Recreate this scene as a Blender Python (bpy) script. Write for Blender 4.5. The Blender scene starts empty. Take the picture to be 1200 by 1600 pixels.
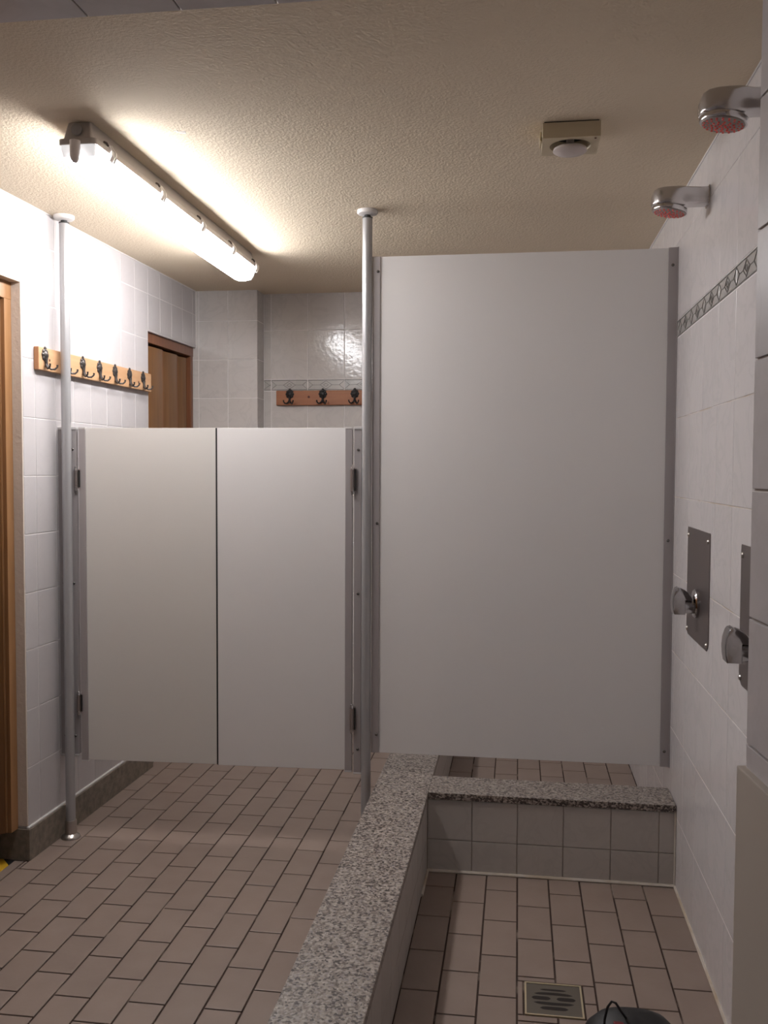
import bpy, bmesh, math, random
from mathutils import Vector, Matrix
random.seed(7)
C = bpy.context.scene.collection
S = bpy.context.scene
PI = math.pi

# ------------------------------------------------------------------ camera
F_PX = 1448.6
yaw, pit, rol = -.1434, -.0452, .0040
CAM_H = 1.457
cy, sy, cp, sp = math.cos(yaw), math.sin(yaw), math.cos(pit), math.sin(pit)
fw = Vector((sy*cp, cy*cp, sp)); rt = Vector((cy, -sy, 0)); up = rt.cross(fw)
r2 = math.cos(rol)*rt + math.sin(rol)*up; u2 = -math.sin(rol)*rt + math.cos(rol)*up
cd = bpy.data.cameras.new('camera'); cam = bpy.data.objects.new('camera', cd); C.objects.link(cam)
cam.matrix_world = Matrix(((r2.x, u2.x, -fw.x, 0), (r2.y, u2.y, -fw.y, 0), (r2.z, u2.z, -fw.z, CAM_H), (0, 0, 0, 1)))
cd.sensor_fit = 'HORIZONTAL'; cd.sensor_width = 36; cd.lens = 36*F_PX/1200
cd.clip_start = .02
S.camera = cam

# ------------------------------------------------------------------ world, light level
w = bpy.data.worlds.new('world'); S.world = w; w.use_nodes = True
w.node_tree.nodes['Background'].inputs[0].default_value = (.5, .48, .5, 1)
w.node_tree.nodes['Background'].inputs[1].default_value = .05
S.view_settings.view_transform = 'Standard'; S.view_settings.look = 'None'
S.view_settings.gamma = 1; S.view_settings.use_curve_mapping = False
S.view_settings.exposure = 1.45
TUBE_STRENGTH = 18.0      # the fluorescent tubes behind the diffuser
TUBE_COLOR = (.985, .97, .985, 1)

# ------------------------------------------------------------------ materials
def mat(name, col=(.5, .5, .5), rough=.5, metal=0.0, spec=.5):
    m = bpy.data.materials.new(name); m.use_nodes = True
    b = m.node_tree.nodes['Principled BSDF']
    b.inputs['Base Color'].default_value = (*col, 1); b.inputs['Roughness'].default_value = rough
    b.inputs['Metallic'].default_value = metal
    b.inputs['Specular IOR Level'].default_value = spec
    return m
def N(m, t, **kw):
    n = m.node_tree.nodes.new(t)
    for k, v in kw.items():
        if k in n.inputs: n.inputs[k].default_value = v
        else: setattr(n, k, v)
    return n
def L(m, a, b): m.node_tree.links.new(a, b)
def BS(m): return m.node_tree.nodes['Principled BSDF']
def ramp(m, stops):
    r = N(m, 'ShaderNodeValToRGB'); e = r.color_ramp.elements
    while len(e) < len(stops): e.new(.5)
    for i, (p, c) in enumerate(stops): e[i].position = p; e[i].color = (*c, 1)
    return r
def coords(m, scale=(1, 1, 1), rand=True):
    tc = N(m, 'ShaderNodeTexCoord'); mp = N(m, 'ShaderNodeMapping'); mp.inputs['Scale'].default_value = scale
    L(m, tc.outputs['Object'], mp.inputs[0])
    if rand:
        oi = N(m, 'ShaderNodeObjectInfo'); mu = N(m, 'ShaderNodeVectorMath', operation='SCALE')
        cx = N(m, 'ShaderNodeCombineXYZ'); L(m, oi.outputs['Random'], cx.inputs[0]); L(m, oi.outputs['Random'], cx.inputs[1])
        L(m, cx.outputs[0], mu.inputs[0]); mu.inputs['Scale'].default_value = 37.0
        L(m, mu.outputs[0], mp.inputs['Location'])
    return mp.outputs[0]
def bump(m, h, strength, dist):
    b = N(m, 'ShaderNodeBump'); b.inputs['Strength'].default_value = strength; b.inputs['Distance'].default_value = dist
    L(m, h, b.inputs['Height']); L(m, b.outputs[0], BS(m).inputs['Normal'])
def noisy(m, base, dark, scale=(4, 4, 4), det=4, lo=.35, hi=.65, rand=True, nscale=1.0):
    co = coords(m, scale, rand)
    n = N(m, 'ShaderNodeTexNoise'); n.inputs['Scale'].default_value = nscale; n.inputs['Detail'].default_value = det
    L(m, co, n.inputs['Vector']); r = ramp(m, [(lo, dark), (hi, base)]); L(m, n.outputs[0], r.inputs[0])
    L(m, r.outputs[0], BS(m).inputs['Base Color']); return n, r, co
def value_by_object(m, colsock, amt):
    "each piece a touch lighter or darker than its neighbours"
    oi = N(m, 'ShaderNodeObjectInfo'); mr = N(m, 'ShaderNodeMapRange'); L(m, oi.outputs['Random'], mr.inputs[0])
    mr.inputs[3].default_value = 1-amt; mr.inputs[4].default_value = 1+amt
    hv = N(m, 'ShaderNodeHueSaturation'); L(m, mr.outputs[0], hv.inputs['Value']); L(m, colsock, hv.inputs['Color'])
    L(m, hv.outputs[0], BS(m).inputs['Base Color'])

def marble(name, base, vein, rough=.22, bstr=.12):
    m = mat(name, base, rough)
    co = coords(m, (1, 1, 1)); n1 = N(m, 'ShaderNodeTexNoise'); L(m, co, n1.inputs['Vector'])
    n1.inputs['Scale'].default_value = 7; n1.inputs['Detail'].default_value = 5; n1.inputs['Distortion'].default_value = 1.6
    r = ramp(m, [(.44, base), (.5, vein), (.56, base)]); L(m, n1.outputs[0], r.inputs[0])
    n2 = N(m, 'ShaderNodeTexNoise'); L(m, co, n2.inputs['Vector']); n2.inputs['Scale'].default_value = 9
    mx = N(m, 'ShaderNodeMix', data_type='RGBA'); mx.inputs[6].default_value = (*base, 1); L(m, n2.outputs[0], mx.inputs[0]); L(m, r.outputs[0], mx.inputs[7])
    value_by_object(m, mx.outputs[2], .025)
    n3 = N(m, 'ShaderNodeTexNoise'); L(m, co, n3.inputs['Vector']); n3.inputs['Scale'].default_value = 45; n3.inputs['Detail'].default_value = 1
    bump(m, n3.outputs[0], bstr, .002)
    return m
M = {}
M['tile_left'] = marble('white_wall_tile', (.515, .488, .492), (.49, .465, .47), .28, .05)
M['tile_shower'] = marble('marbled_wall_tile', (.68, .65, .65), (.60, .575, .58), .2, .10)
M['tile_back'] = marble('marbled_back_tile', (.56, .53, .51), (.49, .465, .45), .15, .32); BS(M['tile_back']).inputs['Specular IOR Level'].default_value = .45
M['tile_curb'] = marble('curb_tile', (.50, .465, .43), (.44, .41, .38), .3, .05)
M['tile_jamb'] = marble('jamb_tile', (.52, .48, .48), (.47, .435, .43), .3, .05)
m = M['grout_white'] = mat('white_grout', (.72, .69, .68), .8)
m = M['grout_shower'] = mat('shower_grout', (.6, .55, .5), .8)
# joints stained by water below head height, clean above
n, r, co = noisy(m, (.62, .59, .57), (.46, .37, .28), (5, 5, 9), 3, .42, .6, False)
tc = N(m, 'ShaderNodeTexCoord'); sx = N(m, 'ShaderNodeSeparateXYZ'); L(m, tc.outputs['Object'], sx.inputs[0]); mr = N(m, 'ShaderNodeMapRange'); L(m, sx.outputs[2], mr.inputs[0]); mr.inputs[1].default_value = 1.7; mr.inputs[2].default_value = 1.9
mx = N(m, 'ShaderNodeMix', data_type='RGBA'); L(m, mr.outputs[0], mx.inputs[0]); L(m, r.outputs[0], mx.inputs[6]); mx.inputs[7].default_value = (.74, .71, .70, 1); L(m, mx.outputs[2], BS(m).inputs['Base Color'])
m = M['grout_jamb'] = mat('jamb_grout', (.42, .35, .3), .8)
# floor
m = M['floor_tile'] = mat('stoneware_floor_tile', (.4, .35, .3), .42)
n, r, co = noisy(m, (.292, .225, .19), (.265, .20, .168), (9, 9, 9), 5, .3, .7); value_by_object(m, r.outputs[0], .045)
n3 = N(m, 'ShaderNodeTexNoise'); L(m, co, n3.inputs['Vector']); n3.inputs['Scale'].default_value = 9; n3.inputs['Detail'].default_value = 4; bump(m, n3.outputs[0], .10, .003)
m = M['floor_grout'] = mat('floor_grout', (.1, .07, .05), .9)
noisy(m, (.30, .24, .20), (.060, .036, .028), (6, 6, 6), 4, .56, .66, False)
m = M['sealant'] = mat('sealant', (.6, .54, .45), .5); noisy(m, (.66, .60, .53), (.50, .40, .28), (8, 8, 8), 3, .35, .6, False)
# ceiling
m = M['ceiling'] = mat('textured_ceiling_paint', (.71, .605, .465), .85, spec=.2)
co = coords(m, (1, 1, 1), False)
n1 = N(m, 'ShaderNodeTexNoise'); L(m, co, n1.inputs['Vector']); n1.inputs['Scale'].default_value = 125; n1.inputs['Detail'].default_value = 3; n1.inputs['Roughness'].default_value = .5
r = ramp(m, [(.38, (0, 0, 0)), (.62, (1, 1, 1))]); L(m, n1.outputs[0], r.inputs[0]); bump(m, r.outputs[0], .30, .003)
# plaster
m = M['plaster'] = mat('rough_plaster', (.60, .52, .45), .85, spec=.2)
co = coords(m, (1, 1, 1), False); n1 = N(m, 'ShaderNodeTexNoise'); L(m, co, n1.inputs['Vector']); n1.inputs['Scale'].default_value = 60; n1.inputs['Detail'].default_value = 3; bump(m, n1.outputs[0], .6, .004)
M['beige_panel'] = mat('beige_painted_panel', (.44, .385, .33), .55)
# granite
m = M['granite'] = mat('speckled_granite', (.5, .5, .5), .38)
co = coords(m, (1, 1, 1), False)
v = N(m, 'ShaderNodeTexVoronoi'); v.inputs['Scale'].default_value = 165; L(m, co, v.inputs['Vector'])
bw = N(m, 'ShaderNodeSeparateColor'); L(m, v.outputs['Color'], bw.inputs[0])
r = ramp(m, [(.0, (.065, .05, .05)), (.15, (.11, .09, .085)), (.24, (.23, .195, .17)), (.5, (.36, .31, .265)), (.8, (.50, .445, .40)), (1, (.29, .26, .255))]); L(m, bw.outputs[0], r.inputs[0])
n2 = N(m, 'ShaderNodeTexNoise'); n2.inputs['Scale'].default_value = 90; n2.inputs['Detail'].default_value = 4; L(m, co, n2.inputs['Vector'])
r2_ = ramp(m, [(.36, (.33, .29, .28)), (.47, (.78, .78, .78)), (.7, (1, 1, 1))]); L(m, n2.outputs[0], r2_.inputs[0])
mx = N(m, 'ShaderNodeMix', data_type='RGBA', blend_type='MULTIPLY'); mx.inputs[0].default_value = .85; L(m, r.outputs[0], mx.inputs[6]); L(m, r2_.outputs[0], mx.inputs[7]); L(m, mx.outputs[2], BS(m).inputs['Base Color'])
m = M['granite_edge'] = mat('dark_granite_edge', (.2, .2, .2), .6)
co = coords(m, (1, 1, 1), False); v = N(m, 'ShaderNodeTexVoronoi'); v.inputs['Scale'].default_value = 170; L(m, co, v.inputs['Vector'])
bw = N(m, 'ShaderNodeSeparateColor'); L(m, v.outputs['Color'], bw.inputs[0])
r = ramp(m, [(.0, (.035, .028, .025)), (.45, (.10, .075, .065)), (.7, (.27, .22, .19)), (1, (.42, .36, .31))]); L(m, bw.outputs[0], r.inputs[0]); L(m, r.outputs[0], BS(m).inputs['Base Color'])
m = M['plinth'] = mat('stone_plinth', (.2, .17, .14), .6)
n, r, co = noisy(m, (.26, .215, .17), (.145, .12, .095), (40, 40, 40), 6, .3, .7, False)
# laminates and metals
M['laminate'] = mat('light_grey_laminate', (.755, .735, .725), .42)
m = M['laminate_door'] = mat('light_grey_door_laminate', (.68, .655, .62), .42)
for k in ('laminate', 'laminate_door'):
    m = M[k]; co = coords(m, (1, 1, 1), False); n1 = N(m, 'ShaderNodeTexNoise'); L(m, co, n1.inputs['Vector']); n1.inputs['Scale'].default_value = 160; bump(m, n1.outputs[0], .08, .001)
M['alu'] = mat('anodised_aluminium', (.40, .37, .37), .42, .25)
M['alu_light'] = mat('light_aluminium_cap', (.62, .60, .59), .4, .4)
M['pole'] = mat('grey_coated_pole', (.40, .395, .40), .3, .35)
M['white_cap'] = mat('white_plastic_cap', (.68, .65, .63), .45)
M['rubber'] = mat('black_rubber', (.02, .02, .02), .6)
M['screw_steel'] = mat('dark_screw_steel', (.20, .19, .18), .25, .9)
M['steel'] = mat('brushed_steel', (.52, .48, .45), .28, 1.0)
M['hinge'] = mat('hinge_steel', (.42, .37, .35), .3, .9)
M['plate'] = mat('satin_steel_plate', (.20, .17, .165), .42, .85)
M['chrome'] = mat('chrome', (.62, .60, .60), .10, 1.0)
M['chrome_dark'] = mat('darkened_chrome', (.46, .45, .455), .09, 1.0)  # reflections of darker surroundings put into the base colour
M['chrome_satin'] = mat('satin_chrome', (.56, .535, .53), .2, .9)
M['nozzle_face'] = mat('grey_spray_face', (.34, .30, .28), .45)
M['nozzle'] = mat('red_nozzle', (.80, .13, .11), .5)
M['black'] = mat('black_nylon', (.010, .009, .010), .55)
M['black_gap'] = mat('dark_void', (.015, .013, .012), .8)
M['red'] = mat('red_fabric', (.16, .012, .018), .6)
M['pale_print'] = mat('pale_print', (.22, .22, .23), .6)
M['drain'] = mat('drain_plate', (.20, .175, .145), .42, .6)
M['drain_frame'] = mat('brass_drain_frame', (.72, .62, .43), .35, .6)
M['slot'] = mat('drain_slot', (.018, .012, .009), .8)
M['vent'] = mat('cream_vent_plastic', (.55, .46, .31), .5)
M['vent_disc'] = mat('pale_vent_disc', (.56, .49, .46), .45)
M['lamp_body'] = mat('grey_lamp_body', (.50, .46, .43), .5)
M['lamp_gland'] = mat('pale_cable_gland', (.85, .80, .78), .5); BS(M['lamp_gland']).inputs['Subsurface Weight'].default_value = .8; BS(M['lamp_gland']).inputs['Subsurface Radius'].default_value = (.03, .03, .03)
M['lamp_grommet'] = mat('grey_lamp_grommet', (.33, .32, .31), .5)
M['clip'] = mat('lamp_clip', (.78, .74, .72), .35)
M['clip_dark'] = mat('lamp_clip_pin', (.12, .10, .09), .4, .5)
M['iron'] = mat('dark_cast_iron', (.075, .065, .06), .38, .6)
M['iron_black'] = mat('black_cast_iron', (.022, .02, .02), .45, .4)
def wood(name, a, b, rough=.45, sc=(14, 14, 1.2)):
    m = mat(name, a, rough); co = coords(m, sc); n = N(m, 'ShaderNodeTexNoise'); L(m, co, n.inputs['Vector']); n.inputs['Scale'].default_value = 3; n.inputs['Detail'].default_value = 4; n.inputs['Distortion'].default_value = .6
    r = ramp(m, [(.3, b), (.7, a)]); L(m, n.outputs[0], r.inputs[0]); L(m, r.outputs[0], BS(m).inputs['Base Color']); return m
M['pine'] = wood('light_pine', (.53, .32, .18), (.47, .265, .135), .5, (14, 1.0, 14))
M['pine_end'] = wood('pine_end_grain', (.44, .20, .09), (.36, .15, .06), .5)
M['pine_red'] = wood('orange_pine', (.33, .125, .048), (.27, .09, .032), .5, (1.0, 14, 14))
M['knot'] = mat('wood_knot', (.10, .025, .012), .6)
M['door_wood'] = wood('honey_brown_door_wood', (.195, .088, .028), (.145, .062, .018), .38)
M['door_wood_red'] = wood('reddish_door_wood', (.22, .085, .037), (.17, .06, .026), .42)
M['door_wood_light'] = wood('light_door_wood', (.36, .19, .085), (.30, .15, .06), .42)
m = M['tape'] = mat('hazard_tape', (.8, .5, .03), .5)
co = coords(m, (1, 1, 1), False); sx = N(m, 'ShaderNodeSeparateXYZ'); L(m, co, sx.inputs[0])
ad = N(m, 'ShaderNodeMath', operation='ADD'); L(m, sx.outputs[1], ad.inputs[0]); L(m, sx.outputs[0], ad.inputs[1])
fr = N(m, 'ShaderNodeMath', operation='MULTIPLY'); L(m, ad.outputs[0], fr.inputs[0]); fr.inputs[1].default_value = 1/.14
fc = N(m, 'ShaderNodeMath', operation='FRACT'); L(m, fr.outputs[0], fc.inputs[0])
r = ramp(m, [(0, (.012, .012, .012)), (.15, (.62, .36, .02)), (.65, (.012, .012, .012))]); r.color_ramp.interpolation = 'CONSTANT'; L(m, fc.outputs[0], r.inputs[0]); L(m, r.outputs[0], BS(m).inputs['Base Color'])
M['motif'] = mat('dark_grey_green_glaze', (.20, .19, .178), .3)
M['border_glaze'] = marble('grey_green_glaze', (.455, .435, .415), (.39, .375, .36), .2, .15)
def emit(name, col, s):
    m = mat(name, (.9, .9, .9), .3); b = BS(m); b.inputs['Emission Color'].default_value = col; b.inputs['Emission Strength'].default_value = s; return m
M['diffuser'] = emit('lit_diffuser', TUBE_COLOR, TUBE_STRENGTH)
M['fill_glass'] = emit('fill_lamp_glow', (.86, .90, 1.0, 1), 5.0)  # glow of the fill lamp added behind the camera
M['diffuser_end'] = emit('lit_diffuser_end', TUBE_COLOR, .22)

# ------------------------------------------------------------------ mesh helpers
def link(name, me, m=None, parent=None, loc=None, rotz=None):
    if m is not None and not me.materials: me.materials.append(m)
    o = bpy.data.objects.new(name, me); C.objects.link(o)
    if parent is not None: o.parent = parent
    if loc is not None: o.location = loc
    if rotz is not None: o.rotation_euler = (0, 0, rotz)
    return o
class MB:
    "collects shapes in one mesh"
    def __init__(s): s.v = []; s.f = []; s.sm = []
    def add(s, vs, fs, smooth=False):
        k = len(s.v); s.v += [tuple(v) for v in vs]; s.f += [tuple(i+k for i in f) for f in fs]; s.sm += [smooth]*len(fs); return s
    def box(s, x0, x1, y0, y1, z0, z1, c=0.0):
        if c <= 0:
            vs = [(x, y, z) for z in (z0, z1) for y in (y0, y1) for x in (x0, x1)]
            return s.add(vs, [(0, 2, 3, 1), (4, 5, 7, 6), (0, 1, 5, 4), (2, 6, 7, 3), (0, 4, 6, 2), (1, 3, 7, 5)])
        bm = bmesh.new(); bmesh.ops.create_cube(bm, size=1)
        for v in bm.verts: v.co = Vector(((x0+x1)/2+v.co.x*(x1-x0), (y0+y1)/2+v.co.y*(y1-y0), (z0+z1)/2+v.co.z*(z1-z0)))
        bmesh.ops.bevel(bm, geom=bm.edges[:], offset=c, segments=2, affect='EDGES', profile=.6)
        bm.verts.index_update(); r = s.add([v.co[:] for v in bm.verts], [[v.index for v in f.verts] for f in bm.faces]); bm.free(); return r
    def prism(s, pts, axis, a, b):
        "pts 2-D outline extruded along axis between a and b. axis 'y': pts=(x,z); 'x': pts=(y,z); 'z': pts=(x,y)"
        n = len(pts)
        def P(p, t): return {'y': (p[0], t, p[1]), 'x': (t, p[0], p[1]), 'z': (p[0], p[1], t)}[axis]
        vs = [P(p, a) for p in pts]+[P(p, b) for p in pts]
        fs = [tuple(range(n)), tuple(range(2*n-1, n-1, -1))]+[(i, i+n, (i+1) % n+n, (i+1) % n) for i in range(n)]
        return s.add(vs, fs)
    def lathe(s, prof, c=(0, 0, 0), axis='z', n=24):
        "prof = list of (r, t)"
        vs = []
        for r, t in prof:
            for k in range(n):
                a = 2*PI*k/n; u, v = r*math.cos(a), r*math.sin(a)
                p = {'z': (u, v, t), 'x': (t, u, v), 'y': (u, t, v)}[axis]
                vs.append((p[0]+c[0], p[1]+c[1], p[2]+c[2]))
        fs = []
        for j in range(len(prof)-1):
            for k in range(n): fs.append((j*n+k, j*n+(k+1) % n, (j+1)*n+(k+1) % n, (j+1)*n+k))
        fs.append(tuple(range(n-1, -1, -1))); fs.append(tuple((len(prof)-1)*n+k for k in range(n)))
        return s.add(vs, fs, True)
    def tube(s, pts, r, n=8):
        pts = [Vector(p) for p in pts]; rs = r if isinstance(r, (list, tuple)) else [r]*len(pts); vs = []; ref = None
        for i, p in enumerate(pts):
            d = (pts[min(i+1, len(pts)-1)]-pts[max(i-1, 0)]).normalized()
            if ref is None: ref = Vector((0, 0, 1)) if abs(d.z) < .9 else Vector((1, 0, 0))
            a = d.cross(ref).normalized(); b = d.cross(a).normalized(); ref = -b if abs(b.dot(ref)) > .01 and b.dot(ref) < 0 else b
            a = d.cross(ref).normalized(); b = a.cross(d).normalized(); ref = b
            for k in range(n):
                t = 2*PI*k/n; vs.append(p+rs[i]*(math.cos(t)*a+math.sin(t)*b))
        fs = [(j*n+k, j*n+(k+1) % n, (j+1)*n+(k+1) % n, (j+1)*n+k) for j in range(len(pts)-1) for k in range(n)]
        fs += [tuple(range(n-1, -1, -1)), tuple((len(pts)-1)*n+k for k in range(n))]
        return s.add(vs, fs, True)
    def loft(s, rings, smooth=True):
        n = len(rings[0]); vs = [p for r in rings for p in r]
        fs = [(j*n+k, j*n+(k+1) % n, (j+1)*n+(k+1) % n, (j+1)*n+k) for j in range(len(rings)-1) for k in range(n)]
        fs += [tuple(range(n-1, -1, -1)), tuple((len(rings)-1)*n+k for k in range(n))]
        return s.add(vs, fs, smooth)
    def mesh(s, name, m=None, sharp=35):
        me = bpy.data.meshes.new(name); me.from_pydata([tuple(v) for v in s.v], [], s.f); me.update()
        bm = bmesh.new(); bm.from_mesh(me); bmesh.ops.recalc_face_normals(bm, faces=bm.faces[:])
        for f in bm.faces: f.smooth = any(s.sm)
        if any(s.sm):
            for e in bm.edges:
                if len(e.link_faces) == 2 and e.calc_face_angle(0) > math.radians(sharp): e.smooth = False
        bm.to_mesh(me); bm.free()
        if m is not None: me.materials.append(m)
        return me
    def obj(s, name, m, parent=None, loc=None, rotz=None, sharp=35): return link(name, s.mesh(name, m, sharp), None, parent, loc, rotz)
def tag(o, label=None, cat=None, group=None, kind=None):
    if label: o['label'] = label
    if cat: o['category'] = cat
    if group: o['group'] = group
    if kind: o['kind'] = kind
    return o
def empty(name, loc=(0, 0, 0), rotz=0.0):
    o = bpy.data.objects.new(name, None); C.objects.link(o); o.location = loc; o.rotation_euler = (0, 0, rotz); o.empty_display_size = .05; return o
def copy_tree(o, parent=None):
    c = o.copy(); C.objects.link(c)
    if parent is not None: c.parent = parent
    for ch in list(o.children): copy_tree(ch, c)
    return c
# tiles: one mesh per size and material, placed on the frame (origin, u axis, v axis)
_tiles = {}
def tile_mesh(w_, h_, t, m, name, ch):
    k = (round(w_, 3), round(h_, 3), round(t, 4), m.name)
    if k not in _tiles:
        a, b = w_/2, h_/2; c = min(ch, a*.4, b*.4)
        vs = [(-a, -b, -t), (a, -b, -t), (a, b, -t), (-a, b, -t), (-a, -b, -c*.5), (a, -b, -c*.5), (a, b, -c*.5), (-a, b, -c*.5), (-a+c, -b+c, 0), (a-c, -b+c, 0), (a-c, b-c, 0), (-a+c, b-c, 0)]
        fs = [(3, 2, 1, 0)]+[(i+j*4, (i+1) % 4+j*4, (i+1) % 4+4+j*4, i+4+j*4) for j in (0, 1) for i in range(4)]+[(8, 9, 10, 11)]
        me = bpy.data.meshes.new(name); me.from_pydata(vs, [], fs); me.materials.append(m); _tiles[k] = me
    return _tiles[k]
def tile(parent, O, U, V, r, m, gap=.0035, t=.005, name='tile', ch=.0012):
    "r = (u0, v0, u1, v1) cell in the frame; the tile is the cell less the joint"
    u0, v0, u1, v1 = r; w_, h_ = u1-u0-gap, v1-v0-gap
    if w_ < .006 or h_ < .006: return None
    U = Vector(U); V = Vector(V); Nn = U.cross(V); P = Vector(O)+U*(u0+u1)/2+V*(v0+v1)/2
    o = bpy.data.objects.new(name, tile_mesh(w_, h_, t, m, name, ch)); C.objects.link(o)
    o.parent = parent
    o.matrix_local = Matrix(((U.x, V.x, Nn.x, P.x), (U.y, V.y, Nn.y, P.y), (U.z, V.z, Nn.z, P.z), (0, 0, 0, 1)))
    return o
def grid(parent, O, U, V, us, vs, m, gap=.0035, holes=(), **kw):
    for i in range(len(us)-1):
        for j in range(len(vs)-1):
            r = (us[i], vs[j], us[i+1], vs[j+1]); rs = [r]
            for h in holes:
                out = []
                for q in rs:
                    if q[2] <= h[0]+1e-4 or q[0] >= h[2]-1e-4 or q[3] <= h[1]+1e-4 or q[1] >= h[3]-1e-4: out.append(q); continue
                    if q[0] < h[0]: out.append((q[0], q[1], h[0], q[3]))
                    if q[2] > h[2]: out.append((h[2], q[1], q[2], q[3]))
                    a, b = max(q[0], h[0]), min(q[2], h[2])
                    if q[1] < h[1]: out.append((a, q[1], b, h[1]))
                    if q[3] > h[3]: out.append((a, h[3], b, q[3]))
                rs = out
            for q in rs: tile(parent, O, U, V, q, m, gap, **kw)
def steps(a, b, *mid): return [a]+sorted(x for x in mid if a+.002 < x < b-.002)+[b]

H = 2.427                 # ceiling height
YB, YP = 5.035, 4.905     # back wall, pilaster face
XR = .56                  # shower wall
YJ = 1.60                 # far face of the doorway wall the camera looks through
TD = .005
RG = .0014                # how far the joints lie behind the tile faces

# ------------------------------------------------------------------ floor
fl = MB().box(-1.95, 1.7, -1.6, YB+.1, -.12, -.004).obj('floor', M['floor_grout'])
tag(fl, 'beige rectangular stoneware floor tiles laid in running bond with dark joints', 'floor', kind='structure')
def ftile(x0, x1, y0, y1, far=None):
    if x1-x0 < .012 or y1-y0 < .012: return
    if far is not None: far.append((x0, x1, y0, y1)); return
    tile(fl, (0, 0, 0), (1, 0, 0), (0, 1, 0), (x0, y0, x1, y1), M['floor_tile'], .0055, .006, 'floor_tile', .0015)
far = []
# changing-room side (left of the granite kerb)
i = -4
XL = -1.785
while True:
    a = -1.5835+.10796*i; b = a+.10796
    if a > -.50: break
    hi = min(b, -.497)
    if True:
        j = -30
        while True:
            y0 = 2.6707+.1062*(2*j+(i % 2)); y1 = y0+.2124
            if y0 > YB: break
            a_, b_ = max(y0, 1.0), min(y1, YP if hi < -1.40 else YB)
            if b_ > 1.0+.02:
                lo = max(a, XL-.001)
                if a < XL:
                    if a_ < 3.162: ftile(max(a, -1.94), min(hi, XL) if hi > XL and b_ > 3.162 else hi, a_, min(b_, 3.160), None if a_ > 2.3 else far)
                    if b_ > 3.162 and hi > lo: ftile(lo, hi, max(a_, 3.162 if min(hi, XL) < hi and a_ < 3.162 and False else a_), b_)
                else: ftile(lo, hi, a_, b_, None if (a_ > 1.55 and a_ < 4.62) else far)
            j += 1
    i += 1
# shower side
HX0, HX1, HY0, HY1 = .030, .194, 2.452, 2.618          # the drain with its frame
xs = [-.314+.1087*k for k in range(9)]; xs[-1] = XR
for k in range(8):
    x0, x1 = xs[k], xs[k+1]
    B = (k % 2 == 0)
    for j in range(-1, 12):
        y1 = (3.184 if B else 3.079)-.2185*(j-1); y0 = y1-.2185
        y1c, y0c = min(y1, 3.30), max(y0, 1.62)
        if y1c-y0c < .02: continue
        if x1 <= HX0 or x0 >= HX1 or y1c <= HY0 or y0c >= HY1: ftile(x0, x1, y0c, y1c); continue
        if y1c > HY1: ftile(x0, x1, HY1, y1c)
        if y0c < HY0: ftile(x0, x1, y0c, HY0)
        a, b = max(y0c, HY0), min(y1c, HY1)
        if x0 < HX0: ftile(x0, HX0, a, b)
        if x1 > HX1: ftile(HX1, x1, a, b)
    # second bay behind the kerb
    for j in range(-1, 8):
        y0 = (4.43 if B else 4.53)+.2130*(j-4); y1 = y0+.213
        a, b = max(y0, 3.48), min(y1, YB)
        if b-a > .02: ftile(x0, x1, a, b, None if 3.9 < b and a < 4.8 else far)
# near floor, under and behind the camera, and what the doors hide
for k in range(-17, 17):
    a = .0+.108*k
    for j in range(0, 13):
        y0 = -1.6+.2124*j+(.1062 if k % 2 else 0); y1 = min(y0+.2124, 1.0 if a < -.6 else 1.62)
        if y1-y0 > .02 and not (-.62 < a < -.2 and y1 > 1.2): far.append((a, a+.108, y0, y1))
mb = MB()
for x0, x1, y0, y1 in far: mb.box(x0+.003, x1-.003, y0+.003, y1-.003, -.006, 0)
tag(mb.obj('floor_tiles_out_of_sight', M['floor_tile'], fl), kind='stuff')

# ------------------------------------------------------------------ ceiling
ce = MB().box(-2.0, 1.7, -1.6, YB+.1, H, H+.12).obj('ceiling', M['ceiling'])
tag(ce, 'beige ceiling with rough stippled paint', 'ceiling', kind='structure')
ch_ = MB()
for (dx, dy, l_) in ((0, 0, .028), (.006, .011, .02), (-.004, -.008, .012)): ch_.box(-.985+dx, -.985+dx+l_, 2.60+dy, 2.60+dy+.005, H-.0008, H+.001)
tag(ch_.obj('paint_chip', M['white_cap'], ce), 'small white chip in the ceiling paint')

# ------------------------------------------------------------------ left wall (turned 1.3 degrees)
A = math.atan(.0226)
wl = MB()
def seg(y0, y1, z0, z1): wl.box(-.20, -RG, y0-3.16, y1-3.16, z0, z1)
D1a, D1b, D1z = 2.22, 3.172, 2.138       # first door opening (y), head height
D2a, D2b, D2z = 4.276, 4.925, 2.126      # second door opening
seg(-1.6+3.16-3.16, D1a, 0, H) if False else None
seg(-1.7, D1a, 0, H); seg(D1a, D1b, D1z, H); seg(D1b, D2a, 0, H); seg(D2a, D2b+.14, D2z, H)
W = wl.obj('wall_left', M['grout_white'], None, (-1.790, 3.16, 0), A*-1)
tag(W, 'white tiled wall with two wooden folding door openings', 'wall', kind='structure')
lu = [3.547-.146*2, 3.547-.146, 3.547, 3.693, 3.839, 3.983, 4.128]
zrows = [.129, .345, .561, .784, .996, 1.213, 1.430, 1.645, 1.862, 2.079, 2.296, H]
O_, U_, V_ = (0, -3.16, 0), (0, 1, 0), (0, 0, 1)
grid(W, O_, U_, V_, steps(D1b, D2a, *lu), zrows, M['tile_left'])
grid(W, O_, U_, V_, steps(D2a, D2b, 4.420, 4.566, 4.712, 4.858), [D2z, 2.296, H], M['tile_left'])
grid(W, O_, U_, V_, steps(1.6, D1b, *[3.255-.146*k for k in range(1, 12)]), [D1z, 2.296, H], M['tile_left'])
grid(W, O_, U_, V_, steps(1.6, D1a, *[3.255-.146*k for k in range(7, 12)]), zrows[:-2]+[D1z], M['tile_left'])
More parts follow.
